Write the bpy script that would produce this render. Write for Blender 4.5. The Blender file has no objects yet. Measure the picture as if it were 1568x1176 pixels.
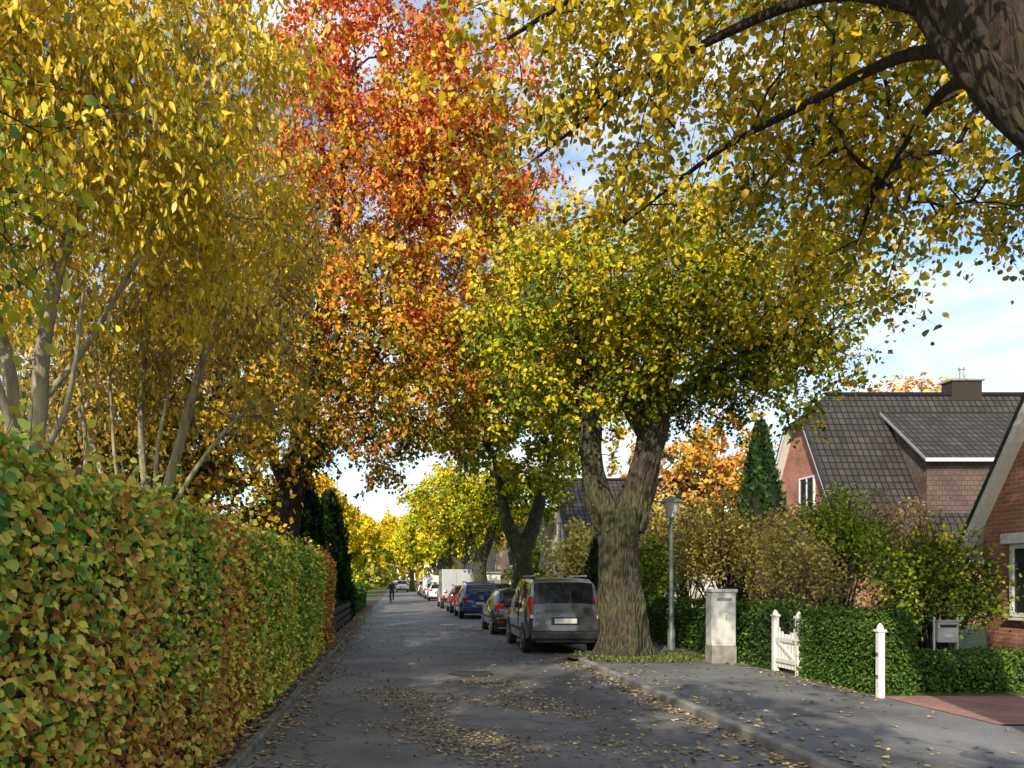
import bpy, bmesh, math, random
import numpy as np
from mathutils import Vector, Matrix
random.seed(7); R=np.random.default_rng(11)
scn=bpy.context.scene
COL=scn.collection
# ------------------------------------------------------------------ helpers
def link(o,parent=None):
    COL.objects.link(o)
    if parent: o.parent=parent
    return o
def empty(name,loc=(0,0,0)):
    e=bpy.data.objects.new(name,None); e.location=loc; e.empty_display_size=.3
    return link(e)
def newmat(name):
    m=bpy.data.materials.new(name); m.use_nodes=True; nt=m.node_tree
    return m,nt,nt.nodes,nt.links,nt.nodes['Principled BSDF']
def N(nodes,t,**k):
    n=nodes.new(t)
    for a,b in k.items():
        if a in n.inputs.keys(): n.inputs[a].default_value=b
        else: setattr(n,a,b)
    return n
def ramp(nodes,stops):
    r=nodes.new('ShaderNodeValToRGB'); e=r.color_ramp.elements
    while len(e)<len(stops): e.new(.5)
    for i,(p,c) in enumerate(stops):
        e[i].position=p; e[i].color=(c[0],c[1],c[2],1)
    return r
def simple(name,col,rough=.5,metal=0,noise=.15,scale=8,bump=0,spec=None,coat=0):
    m,nt,ns,lk,b=newmat(name)
    b.inputs['Roughness'].default_value=rough; b.inputs['Metallic'].default_value=metal
    if coat: b.inputs['Coat Weight'].default_value=coat; b.inputs['Coat Roughness'].default_value=.05
    tc=ns.new('ShaderNodeTexCoord'); n=N(ns,'ShaderNodeTexNoise',Scale=scale,Detail=4.)
    lk.new(tc.outputs['Object'],n.inputs['Vector'])
    c=np.array(col)
    r=ramp(ns,[(.3,c*(1-noise)),(.7,np.minimum(c*(1+noise),1))])
    lk.new(n.outputs['Fac'],r.inputs[0]); lk.new(r.outputs[0],b.inputs['Base Color'])
    if bump:
        bp=N(ns,'ShaderNodeBump',Strength=bump,Distance=.02); lk.new(n.outputs['Fac'],bp.inputs['Height']); lk.new(bp.outputs[0],b.inputs['Normal'])
    return m
def mesh_obj(name,v,f,mat=None,parent=None,smooth=False,mats=None,mi=None,sharp=None):
    me=bpy.data.meshes.new(name); me.from_pydata([tuple(map(float,a)) for a in v],[],f)
    for m in (mats or ([mat] if mat else [])): me.materials.append(m)
    if mi is not None: me.polygons.foreach_set('material_index',mi)
    if smooth: me.polygons.foreach_set('use_smooth',[True]*len(me.polygons))
    me.update()
    if sharp and smooth:
        me.set_sharp_from_angle(angle=math.radians(sharp))
    o=bpy.data.objects.new(name,me); return link(o,parent)
def box(name,c,s,mat,parent=None,bev=.0,rz=0,segs=2):
    bm=bmesh.new(); bmesh.ops.create_cube(bm,size=1)
    for v in bm.verts: v.co=Vector((v.co.x*s[0],v.co.y*s[1],v.co.z*s[2]))
    if bev: bmesh.ops.bevel(bm,geom=bm.edges[:],offset=bev,segments=segs,affect='EDGES',profile=.5)
    me=bpy.data.meshes.new(name); bm.to_mesh(me); bm.free(); me.materials.append(mat)
    o=bpy.data.objects.new(name,me); o.location=c; o.rotation_euler=(0,0,rz); return link(o,parent)
def lathe(name,prof,mat,loc,parent=None,segs=24,axis='Z'):
    v=[];f=[]
    for r,z in prof:
        for i in range(segs):
            a=2*math.pi*i/segs; p=(r*math.cos(a),r*math.sin(a),z)
            if axis=='X': p=(p[2],p[0],p[1])
            v.append(p)
    for j in range(len(prof)-1):
        for i in range(segs):
            k=(i+1)%segs; f.append((j*segs+i,j*segs+k,(j+1)*segs+k,(j+1)*segs+i))
    f.append(tuple(range(segs))[::-1]); f.append(tuple(range((len(prof)-1)*segs,len(prof)*segs)))
    o=mesh_obj(name,v,f,mat,parent,True,sharp=40); o.location=loc; return o
def catmull(P,n):
    P=[np.array(p,float) for p in P]; P=[2*P[0]-P[1]]+P+[2*P[-1]-P[-2]]; out=[]
    for i in range(1,len(P)-2):
        for k in range(n):
            t=k/n; a,b,c,d=P[i-1:i+3]
            out.append(.5*((2*b)+(-a+c)*t+(2*a-5*b+4*c-d)*t*t+(-a+3*b-3*c+d)*t**3))
    out.append(P[-2]); return out
class Tubes:
    def __init__(s): s.v=[];s.f=[]
    def add(s,pts,rad,sides=6,noise=0,flute=0,seed=0):
        n=len(pts); base=len(s.v); pts=[np.array(p,float) for p in pts]
        up=np.array([.13,.9,.05])
        for i,p in enumerate(pts):
            d=pts[min(i+1,n-1)]-pts[max(i-1,0)]; d=d/(np.linalg.norm(d)+1e-9)
            a=np.cross(d,up); a/=np.linalg.norm(a)+1e-9; b=np.cross(d,a)
            for k in range(sides):
                t=2*math.pi*k/sides; r=rad[i]
                if noise:
                    r*=1+noise*(math.sin(3*t+seed+p[2]*1.1)*.5+math.sin(7*t+p[2]*2.3+seed)*.3+math.sin(2*t-p[2]*3.1)*.4+math.sin(p[2]*6+t*5)*.25)
                    r*=1+noise*.35*math.sin(13*t+1.3*math.sin(p[2]*3))
                if flute: r*=1+flute*math.exp(-p[2]*2.2)*(.9+.8*math.sin(5*t+seed))
                s.v.append(p+a*math.cos(t)*r+b*math.sin(t)*r)
        for i in range(n-1):
            for k in range(sides):
                q=(k+1)%sides; s.f.append((base+i*sides+k,base+i*sides+q,base+(i+1)*sides+q,base+(i+1)*sides+k))
        s.f.append(tuple(base+(n-1)*sides+k for k in range(sides)))
    def spline(s,P,r,sides=12,n=6,**k):
        pts=catmull(P,n); rr=np.interp(np.linspace(0,len(r)-1,len(pts)),range(len(r)),r); s.add(pts,rr,sides,**k); return pts,rr
    def prisms(s,P0,P1,r0,r1):
        d=P1-P0; d/=np.linalg.norm(d,axis=1,keepdims=True)+1e-9
        a=np.cross(d,np.array([.3,.2,.9])); a/=np.linalg.norm(a,axis=1,keepdims=True)+1e-9; b=np.cross(d,a)
        base=len(s.v); vs=[]
        for P,r in((P0,r0),(P1,r1)):
            for k in range(3):
                t=2*math.pi*k/3; vs.append(P+(a*math.cos(t)+b*math.sin(t))*r)
        V=np.stack(vs,1).reshape(-1,3); s.v.extend(list(V))
        for i in range(len(P0)):
            o=base+i*6
            s.f+= [(o,o+1,o+4,o+3),(o+1,o+2,o+5,o+4),(o+2,o,o+3,o+5)]
    def obj(s,name,mat,parent,smooth=True):
        return mesh_obj(name,s.v,s.f,mat,parent,smooth)
def nrm(a): return a/(np.linalg.norm(a,axis=1,keepdims=True)+1e-9)
LEAF6=(np.array([(0,0,0),(-.36,.22,.08),(-.34,.62,.07),(0,1,-.06),(.34,.62,.07),(.36,.22,.08)]),[(0,1,2,3),(0,3,4,5)])
LEAF4=(np.array([(0,0,0),(-.38,.42,.06),(0,1,-.03),(.38,.42,.06)]),[(0,1,2,3)])
LONG6=(np.array([(0,0,0),(-.2,.3,.05),(-.17,.65,.03),(0,1,-.12),(.17,.65,.03),(.2,.3,.05)]),[(0,1,2,3),(0,3,4,5)])
LCOUNT=[0]
def leaf_obj(name,pos,tip,nh,size,col,mat,parent=None,T=LEAF6):
    n=len(pos); LCOUNT[0]+=n; t=nrm(tip); h=nh-(nh*t).sum(1,keepdims=True)*t; h=nrm(h); b=np.cross(t,h)
    tv,tf=T; k=len(tv); sz=np.asarray(size).reshape(-1,1)
    V=np.empty((n,k,3),np.float32)
    wid=R.uniform(.75,1.25,(n,1)); cur=R.uniform(-.5,2.5,(n,1))
    for i,(x,y,z) in enumerate(tv): V[:,i]=pos+sz*(b*x*wid+t*y+h*z*cur)
    F=np.array(tf); m=len(F); q=F.shape[1]
    L=(np.arange(n)[:,None,None]*k+F[None]).reshape(-1).astype(np.int32)
    me=bpy.data.meshes.new(name); me.vertices.add(n*k); me.vertices.foreach_set('co',V.reshape(-1))
    me.loops.add(len(L)); me.loops.foreach_set('vertex_index',L)
    me.polygons.add(n*m); me.polygons.foreach_set('loop_start',(np.arange(n*m)*q).astype(np.int32)); 
    me.update(calc_edges=True)
    at=me.color_attributes.new('Col','FLOAT_COLOR','POINT')
    C=np.ones((n,k,4),np.float32); C[:,:,:3]=col[:,None,:]; at.data.foreach_set('color',C.reshape(-1))
    me.materials.append(mat if (T is not LEAF4 or mat is not LEAF) else LEAF_FAR)
    return link(bpy.data.objects.new(name,me),parent)
def cr(s,stops):
    s=np.clip(s,0,1); p=[a for a,_ in stops]; return np.stack([np.interp(s,p,[c[i] for _,c in stops]) for i in range(3)],1)
def snoise(p,f=1.,ph=0):
    x,y,z=p[:,0]*f,p[:,1]*f,p[:,2]*f
    return (np.sin(x*1.7+ph+1.3*np.sin(y*1.1+ph))+np.sin(y*1.9+2*ph+1.2*np.sin(z*1.3))+np.sin(z*2.1+ph*3+1.1*np.sin(x*1.5)))/3
# ------------------------------------------------------------------ materials
def leafmat(name='leaf_foliage',tr=.26):
    m,nt,ns,lk,b=newmat(name); ns.remove(b); out=ns['Material Output']
    a=ns.new('ShaderNodeAttribute'); a.attribute_name='Col'
    d=ns.new('ShaderNodeBsdfDiffuse'); lk.new(a.outputs['Color'],d.inputs['Color'])
    if tr<=0:
        lk.new(d.outputs[0],out.inputs['Surface']); return m
    t=ns.new('ShaderNodeBsdfTranslucent'); lk.new(a.outputs['Color'],t.inputs['Color'])
    m1=ns.new('ShaderNodeMixShader'); m1.inputs[0].default_value=tr
    lk.new(d.outputs[0],m1.inputs[1]); lk.new(t.outputs[0],m1.inputs[2])
    g=N(ns,'ShaderNodeBsdfGlossy',Roughness=.42)
    m2=ns.new('ShaderNodeMixShader'); m2.inputs[0].default_value=.03
    lk.new(m1.outputs[0],m2.inputs[1]); lk.new(g.outputs[0],m2.inputs[2]); lk.new(m2.outputs[0],out.inputs['Surface'])
    return m
LEAF=leafmat(); LEAF_FAR=leafmat('leaf_foliage_matte',0); LITTER=leafmat('fallen_leaf',0)
def barkmat(name,c0,c1,scale=6,bump=.8,moss=None):
    m,nt,ns,lk,b=newmat(name); b.inputs['Roughness'].default_value=.92
    tc=ns.new('ShaderNodeTexCoord'); mp=N(ns,'ShaderNodeMapping'); mp.inputs['Scale'].default_value=(1,1,.22)
    lk.new(tc.outputs['Object'],mp.inputs[0])
    n=N(ns,'ShaderNodeTexNoise',Scale=scale*3.,Detail=6.,Roughness=.65); lk.new(mp.outputs[0],n.inputs['Vector'])
    v=N(ns,'ShaderNodeTexVoronoi',Scale=scale*2.5,feature='DISTANCE_TO_EDGE'); lk.new(mp.outputs[0],v.inputs['Vector'])
    n2=N(ns,'ShaderNodeTexNoise',Scale=1.7,Detail=4.); lk.new(tc.outputs['Object'],n2.inputs['Vector'])
    r=ramp(ns,[(.3,c0),(.7,c1)]); lk.new(n.outputs['Fac'],r.inputs[0])
    mo=moss or (1.1,1.12,.95)
    r2=ramp(ns,[(.40,(.8,.76,.72)),(.60,mo)]); lk.new(n2.outputs['Fac'],r2.inputs[0])
    mx=ns.new('ShaderNodeMix'); mx.data_type='RGBA'; mx.blend_type='MULTIPLY'; mx.inputs[0].default_value=1
    lk.new(r.outputs[0],mx.inputs[6]); lk.new(r2.outputs[0],mx.inputs[7]); lk.new(mx.outputs[2],b.inputs['Base Color'])
    ad=ns.new('ShaderNodeMath'); ad.operation='ADD'
    mu=ns.new('ShaderNodeMath'); mu.operation='MULTIPLY'; mu.inputs[1].default_value=2.2; mu.use_clamp=True
    lk.new(v.outputs['Distance'],mu.inputs[0]); lk.new(mu.outputs[0],ad.inputs[0]); lk.new(n.outputs['Fac'],ad.inputs[1])
    bp=N(ns,'ShaderNodeBump',Strength=bump,Distance=.06); lk.new(ad.outputs[0],bp.inputs['Height']); lk.new(bp.outputs[0],b.inputs['Normal'])
    return m
BARK=barkmat('linden_bark',(.03,.026,.02),(.16,.135,.10),moss=(.88,1.08,.66),bump=1)
BARKD=barkmat('dark_bark',(.018,.013,.010),(.085,.062,.045),bump=1)
BARKL=barkmat('grey_bark',(.16,.14,.105),(.42,.38,.30),scale=4,bump=.3)
def asphalt(name,c):
    m,nt,ns,lk,b=newmat(name)
    tc=ns.new('ShaderNodeTexCoord'); O=tc.outputs['Object']
    n1=N(ns,'ShaderNodeTexNoise',Scale=90.,Detail=3.); n2=N(ns,'ShaderNodeTexNoise',Scale=.55,Detail=6.,Roughness=.6); n3=N(ns,'ShaderNodeTexNoise',Scale=6.,Detail=5.)
    for n in(n1,n2,n3): lk.new(O,n.inputs['Vector'])
    r1=ramp(ns,[(.3,(.6,.6,.6)),(.7,(1.45,1.45,1.45))]); lk.new(n1.outputs['Fac'],r1.inputs[0])
    c=np.array(c); r2=ramp(ns,[(.35,c*.68),(.5,c),(.65,c*1.3)]); lk.new(n2.outputs['Fac'],r2.inputs[0])
    mx=ns.new('ShaderNodeMix'); mx.data_type='RGBA'; mx.blend_type='MULTIPLY'; mx.inputs[0].default_value=1
    lk.new(r2.outputs[0],mx.inputs[6]); lk.new(r1.outputs[0],mx.inputs[7])
    mp=N(ns,'ShaderNodeMapping'); mp.inputs['Scale'].default_value=(.45,.16,1); lk.new(O,mp.inputs[0])
    v=N(ns,'ShaderNodeTexVoronoi',Scale=1.); v.distance='CHEBYCHEV'; lk.new(mp.outputs[0],v.inputs['Vector'])
    r3=ramp(ns,[(.0,(.72,.72,.73)),(1,(1.25,1.25,1.27))]); lk.new(v.outputs['Color'],r3.inputs[0])
    mx2=ns.new('ShaderNodeMix'); mx2.data_type='RGBA'; mx2.blend_type='MULTIPLY'; mx2.inputs[0].default_value=.9
    lk.new(mx.outputs[2],mx2.inputs[6]); lk.new(r3.outputs[0],mx2.inputs[7])
    dn=N(ns,'ShaderNodeTexNoise',Scale=1.5,Detail=5.); lk.new(O,dn.inputs['Vector'])
    va=ns.new('ShaderNodeVectorMath'); va.operation='MULTIPLY_ADD'; va.inputs[1].default_value=(1.2,1.2,0); lk.new(dn.outputs['Color'],va.inputs[0]); lk.new(O,va.inputs[2])
    ve=N(ns,'ShaderNodeTexVoronoi',Scale=.27,feature='DISTANCE_TO_EDGE'); lk.new(va.outputs[0],ve.inputs['Vector'])
    r4=ramp(ns,[(.0,(.5,.5,.5)),(.004,(.55,.55,.55)),(.010,(1,1,1))]); lk.new(ve.outputs['Distance'],r4.inputs[0])
    mx3=ns.new('ShaderNodeMix'); mx3.data_type='RGBA'; mx3.blend_type='MULTIPLY'; mx3.inputs[0].default_value=.8
    lk.new(mx2.outputs[2],mx3.inputs[6]); lk.new(r4.outputs[0],mx3.inputs[7]); lk.new(mx3.outputs[2],b.inputs['Base Color'])
    rr=N(ns,'ShaderNodeMapRange'); rr.inputs['To Min'].default_value=.5; rr.inputs['To Max'].default_value=.88
    lk.new(n3.outputs['Fac'],rr.inputs['Value']); lk.new(rr.outputs[0],b.inputs['Roughness'])
    bp=N(ns,'ShaderNodeBump',Strength=.45,Distance=.01); lk.new(n1.outputs['Fac'],bp.inputs['Height']); lk.new(bp.outputs[0],b.inputs['Normal'])
    return m
ROAD=asphalt('road_asphalt',(.175,.173,.172)); PAVE=asphalt('pavement_asphalt',(.18,.184,.19))
def brickmat(name,c1,c2,mortar,w,h,ms=.01,off=.5,bump=.5,rough=.85):
    m,nt,ns,lk,b=newmat(name); b.inputs['Roughness'].default_value=rough
    uv=ns.new('ShaderNodeUVMap'); br=ns.new('ShaderNodeTexBrick'); br.offset=off
    br.inputs['Scale'].default_value=1; br.inputs['Brick Width'].default_value=w; br.inputs['Row Height'].default_value=h
    br.inputs['Mortar Size'].default_value=ms; br.inputs['Color1'].default_value=(*c1,1); br.inputs['Color2'].default_value=(*c2,1); br.inputs['Mortar'].default_value=(*mortar,1)
    br.inputs['Mortar Smooth'].default_value=.3
    lk.new(uv.outputs[0],br.inputs['Vector'])
    n=N(ns,'ShaderNodeTexNoise',Scale=1.2,Detail=6.); lk.new(uv.outputs[0],n.inputs['Vector'])
    r=ramp(ns,[(.3,(.7,.7,.7)),(.7,(1.25,1.25,1.25))]); lk.new(n.outputs['Fac'],r.inputs[0])
    mx=ns.new('ShaderNodeMix'); mx.data_type='RGBA'; mx.blend_type='MULTIPLY'; mx.inputs[0].default_value=1
    lk.new(br.outputs['Color'],mx.inputs[6]); lk.new(r.outputs[0],mx.inputs[7]); lk.new(mx.outputs[2],b.inputs['Base Color'])
    bp=N(ns,'ShaderNodeBump',Strength=bump,Distance=.02); bp.invert=True; lk.new(br.outputs['Fac'],bp.inputs['Height']); lk.new(bp.outputs[0],b.inputs['Normal'])
    return m
BRICK=brickmat('red_brick',(.50,.19,.125),(.36,.125,.085),(.40,.33,.28),.25,.083)
TILE=brickmat('dark_roof_tile',(.038,.033,.031),(.068,.058,.052),(.007,.006,.006),.26,.34,.03,0,1.)
SLATE=brickmat('slate_cladding',(.12,.08,.07),(.155,.105,.09),(.035,.028,.022),.25,.2,.01,.5,.5)
PAVER=brickmat('brick_paver',(.44,.24,.20),(.34,.18,.16),(.20,.17,.16),.2,.1,.006,.5,.4)
WHITE=simple('white_paint',(.80,.80,.77),.5,noise=.08); CONC=simple('kerb_concrete',(.27,.26,.24),.9,noise=.35,scale=5,bump=.3)
KERBM=simple('mossy_kerb',(.17,.165,.13),.95,noise=.45,scale=4,bump=.4)
CAB=simple('cabinet_grey',(.62,.63,.60),.6,noise=.12,scale=3); EARTH=simple('earth',(.10,.07,.045),.95,noise=.4,scale=4,bump=.5)
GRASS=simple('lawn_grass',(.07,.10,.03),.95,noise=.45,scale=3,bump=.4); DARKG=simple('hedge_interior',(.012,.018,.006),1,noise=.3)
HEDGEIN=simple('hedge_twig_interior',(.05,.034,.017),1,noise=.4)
GLASS=simple('window_glass',(.03,.035,.04),.06,noise=.05); WOOD=simple('dark_wood',(.04,.03,.024),.85,noise=.4,scale=10)
RUB=simple('tyre_rubber',(.018,.018,.018),.85); RIM=simple('alloy_rim',(.5,.5,.5),.3,metal=.9); PLAST=simple('black_plastic',(.02,.02,.022),.55)
RED=simple('tail_light_red',(.50,.012,.01),.12,coat=1); PLATE=simple('number_plate',(.7,.7,.68),.4); METAL=simple('galvanised_metal',(.45,.47,.46),.5,metal=.5)
CARGL=simple('car_glass',(.012,.014,.016),.03,noise=.02)
# ------------------------------------------------------------------ ground
def uvquad(name,quads,mat,parent=None):
    me=bpy.data.meshes.new(name); v=[];f=[]
    for q in quads:
        b=len(v); v+=[tuple(p) for p in q]; f.append(tuple(range(b,b+len(q))))
    me.from_pydata(v,[],f); me.materials.append(mat); uv=me.uv_layers.new(name='UVMap')
    li=0
    for q in quads:
        p=[Vector(a) for a in q]; u=(p[1]-p[0]).normalized(); nn=u.cross(p[-1]-p[0]).normalized(); w=nn.cross(u)
        for a in p: uv.data[li].uv=((a-p[0]).dot(u),(a-p[0]).dot(w)); li+=1
    return link(bpy.data.objects.new(name,me),parent)
mesh_obj('ground',[(-700,-100,-.03),(700,-100,-.03),(700,1300,-.03),(-700,1300,-.03)],[(0,1,2,3)],GRASS)
mesh_obj('road',[(-1.5,-12,0),(3.9,-12,0),(3.9,16.5,0),(5.7,17.6,0),(5.7,300,0),(-1.62,300,0)],[(0,1,2,3,4,5)],ROAD)
def slab(name,poly,z0,z1,mat):
    n=len(poly); v=[(x,y,z1) for x,y in poly]+[(x,y,z0) for x,y in poly]
    f=[tuple(range(n))]+[(i,i+n,(i+1)%n+n,(i+1)%n) for i in range(n)]
    return mesh_obj(name,v,f,mat)
slab('pavement',[(4.02,-12),(30,-12),(30,8.9),(7.02,8.9),(7.02,300),(5.84,300),(5.84,17.75),(4.02,16.55)],-.03,.07,PAVE)
slab('garden_lawn',[(7.03,11.2),(60,11.2),(60,300),(7.03,300)],-.03,.074,GRASS)
uvquad('brick_driveway',[[(7.0,8.95,.078),(30,8.95,.078),(30,11.15,.078),(7.0,11.15,.078)]],PAVER)
slab('verge_left',[(-1.68,-12),(-1.57,-12),(-1.72,300),(-2.6,300),(-2.6,-12)],-.03,.05,EARTH)
slab('garden_left',[(-2.61,-12),(-2.61,300),(-60,300),(-60,-12)],-.03,.06,GRASS)
def kerb(name,pts,w,h,mat,jit=.008):
    v=[];f=[]
    for (a,b) in zip(pts[:-1],pts[1:]):
        a=np.array(a,float);b=np.array(b,float);L=np.linalg.norm(b-a);n=max(1,int(L));d=(b-a)/L;p=np.array([-d[1],d[0]])
        for i in range(n):
            s=a+d*(L*i/n+.006); e=a+d*(L*(i+1)/n-.006); hh=h+random.uniform(-jit,jit); off=p*random.uniform(-jit,jit); k=len(v)
            for q in(s+off,e+off):
                v+= [(q[0]-p[0]*w/2,q[1]-p[1]*w/2,-.02),(q[0]-p[0]*w/2,q[1]-p[1]*w/2,hh-.02),(q[0]-p[0]*(w/2-.02),q[1]-p[1]*(w/2-.02),hh),(q[0]+p[0]*(w/2-.02),q[1]+p[1]*(w/2-.02),hh),(q[0]+p[0]*w/2,q[1]+p[1]*w/2,hh-.02),(q[0]+p[0]*w/2,q[1]+p[1]*w/2,-.02)]
            for j in range(5): f.append((k+j,k+6+j,k+7+j,k+j+1))
            f+= [tuple(range(k,k+6)),tuple(range(k+11,k+5,-1))]
    return mesh_obj(name,v,f,mat)
kerb('kerb',[(3.95,-6),(3.95,16.5),(5.77,17.7),(5.77,120)],.12,.10,CONC)
kerb('kerb',[(-1.50,-6),(-1.64,120)],.11,.075,KERBM,.014)
mh=empty('manhole_cover',(1.4,14.4,0))
lathe('ring',[(.42,.004),(.42,.009),(.36,.009)],simple('cast_iron',(.06,.055,.05),.6,metal=.4,noise=.4,scale=20),(0,0,0),mh,32)
lathe('lid',[(.34,.004),(.34,.012),(.30,.013)],simple('cast_iron_lid',(.09,.08,.07),.6,metal=.3,noise=.4,scale=30),(0,0,0),mh,32)
# ------------------------------------------------------------------ trees
def make_tree(name,base,limbs,ells,nclump,lpc,leaf,stops,bark=BARK,T=LEAF6,shell=.45,twl=(.4,.9),ntw=5,droop=.6,r0=.008,cfun=None,gap=-.45,sig=.10,seed=1,sides=14,noise=.12,up=.35,pe=2.3):
    rg=np.random.default_rng(seed)
    par=empty(name,(base[0],base[1],0)); off=np.array([base[0],base[1],0.])
    tb=Tubes(); nodes=[]
    for li,(P,r) in enumerate(limbs):
        P=[np.array(p,float)-off for p in P]
        pts,rr=tb.spline(P,r,sides=sides if r[0]>.1 else 8,n=7,noise=noise if r[0]>.06 else .03,flute=.35 if P[0][2]<.2 and r[0]>.2 else 0,seed=seed+li)
        for k in range(int(len(pts)*(.55 if P[0][2]<.2 else .15)),len(pts)):
            nodes.append(pts[k])
    C=[];vol=np.array([e[1][0]*e[1][1]*e[1][2] for e in ells]); vol=vol/vol.sum()
    for (c,rd),w in zip(ells,vol):
        k=0;want=int(nclump*w)+1;tries=0
        while k<want and tries<want*20:
            tries+=1
            d=rg.normal(size=3); d/=np.linalg.norm(d); rr=rg.uniform()**shell
            bump=1+.13*math.sin(d[0]*5+c[0]+seed)+.11*math.sin(d[1]*7+seed*2)+.1*math.sin(d[2]*8+d[0]*6+seed)
            p=np.array(c)+d*rr*bump*np.array(rd)
            if snoise(p[None],1.1,seed)[0]<gap: continue
            if p[2]<1.9: continue
            C.append(p-off);k+=1
    C=np.array(C); root=nodes[0]; order=np.argsort(np.linalg.norm(C-root,axis=1))
    cap=6000; A=np.zeros((cap+len(C)*12,3)); nn=len(nodes); A[:nn]=nodes; dist=np.zeros(len(A)); paths=[]
    parent=-np.ones(len(A),int)
    for ci in order:
        t=C[ci]; dd=np.linalg.norm(A[:nn]-t,axis=1)+.35*dist[:nn]; j=int(np.argmin(dd)); s=A[j]; L=np.linalg.norm(t-s)
        m=max(2,int(L/.4)+1); prev=j; idx=[j]
        sag=rg.normal(size=3)*.12*L
        for q in range(1,m+1):
            u=q/m; p=s+(t-s)*u+sag*math.sin(math.pi*u)+np.array([0,0,up*L*.35*math.sin(math.pi*u)])+rg.normal(size=3)*.03*(q<m)
            if nn>=len(A)-2: break
            A[nn]=p; parent[nn]=prev; dist[nn]=dist[prev]+L/m; prev=nn; idx.append(nn); nn+=1
        paths.append(idx)
    acc=np.zeros(nn); 
    for idx in paths: acc[idx[-1]]+=r0**pe
    for i in range(nn-1,-1,-1):
        if parent[i]>=0: acc[parent[i]]+=acc[i]
    rad=acc**(1/pe)
    for idx in paths:
        r=[rad[i] for i in idx]; r[0]=r[1]
        tb.add([A[i] for i in idx],r,6 if r[0]>.03 else 4)
    K=len(C); ti=np.repeat(np.arange(K),ntw); P0=C[ti]+rg.normal(size=(K*ntw,3))*.06
    cc=C.mean(0); o=nrm(C[ti]-cc); d=nrm(rg.normal(size=P0.shape)*.9+o*.5+np.array([0,0,.15-droop*.35])); Lt=rg.uniform(twl[0],twl[1],(len(P0),1)); P1=P0+d*Lt
    tb.prisms(P0,P1,r0*.55,r0*.25)
    tb.obj('trunk_and_branches',bark,par)
    n=K*lpc; tw=rg.integers(0,len(P0),n); u=rg.uniform(0.05,1.05,(n,1))
    pos=P0[tw]+(P1-P0)[tw]*u+rg.normal(size=(n,3))*sig
    tip=nrm(rg.normal(size=(n,3))+d[tw]*.5+np.array([0,0,-droop*1.6])); nh=rg.normal(size=(n,3))*.7+np.array([0,0,.6])+o[tw]*.3
    cln=rg.normal(size=K)[ti][tw]; W=pos+off
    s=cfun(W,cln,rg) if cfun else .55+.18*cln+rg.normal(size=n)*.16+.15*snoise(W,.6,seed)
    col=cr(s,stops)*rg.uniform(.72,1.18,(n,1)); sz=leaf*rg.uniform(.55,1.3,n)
    leaf_obj('foliage',pos,tip,nh,sz,np.clip(col,0,.88),LEAF,par,T)
    return par
Y=(.86,.60,.03);GO=(.74,.44,.02);YG=(.48,.48,.025);G=(.15,.23,.025);DG=(.055,.10,.02);OR=(.76,.28,.045);RD=(.68,.12,.055)
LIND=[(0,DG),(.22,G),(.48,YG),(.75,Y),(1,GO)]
make_tree('linden_tree',(5.3,4.4),[
 ([(5.3,4.4,-.05),(5.3,4.4,1),(5.25,4.45,2.2),(5.15,4.5,3.2)],[.55,.46,.42,.42]),
 ([(5.1,4.5,2.9),(4.66,4.75,4.15),(4.28,5.15,5.15),(4.02,5.5,5.95),(3.85,5.9,7.2),(3.8,6.2,8.6)],[.34,.31,.29,.26,.16,.08]),
 ([(5.2,4.5,2.9),(5.3,4.9,4.2),(5.2,5.4,5.6),(5.4,6.0,7.4),(5.6,6.4,9)],[.36,.33,.26,.17,.08]),
 ([(4.0,5.45,5.75),(3.5,6.1,6.4),(3.05,7.1,6.8),(2.5,8.3,7.05),(1.7,9.4,6.9)],[.07,.05,.04,.03,.015]),
 ([(4.05,5.3,5.4),(4.0,6.1,5.9),(3.85,7.3,6.25),(3.5,8.5,6.45),(2.9,9.8,6.3)],[.07,.05,.04,.03,.015]),
 ([(4.2,5.2,5.1),(4.5,6.2,5.75),(4.9,7.2,6.05),(5.3,8.4,6.1)],[.06,.05,.035,.015]),
 ([(3.9,5.6,6.1),(3.1,6.2,6.9),(2.2,7.2,7.5),(1.2,8.3,7.6)],[.07,.05,.04,.02])],
 [((5.1,7.0,8.7),(4.3,4.9,3.1)),((2.7,8.4,7.2),(2.1,2.5,1.5)),((6.4,9.6,7.3),(2.6,2.4,1.6)),((7.6,9.0,7.4),(2.2,2.3,1.7))],620,78,.088,
 [(0,(.09,.14,.018)),(.3,(.26,.29,.025)),(.6,(.62,.47,.025)),(1,(.86,.58,.025))],bark=BARKD,droop=.9,seed=3,sides=32,r0=.0065,pe=2.7,gap=-.38,cfun=lambda W,c,rg:.58+.15*c+rg.normal(size=len(W))*.19-.10*(W[:,0]-3.5)/3)
def cf2(W,c,rg): return .48+.15*c+rg.normal(size=len(W))*.16+.19*(W[:,2]-7.4)/2.5+.14*snoise(W,.7,2)
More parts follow.
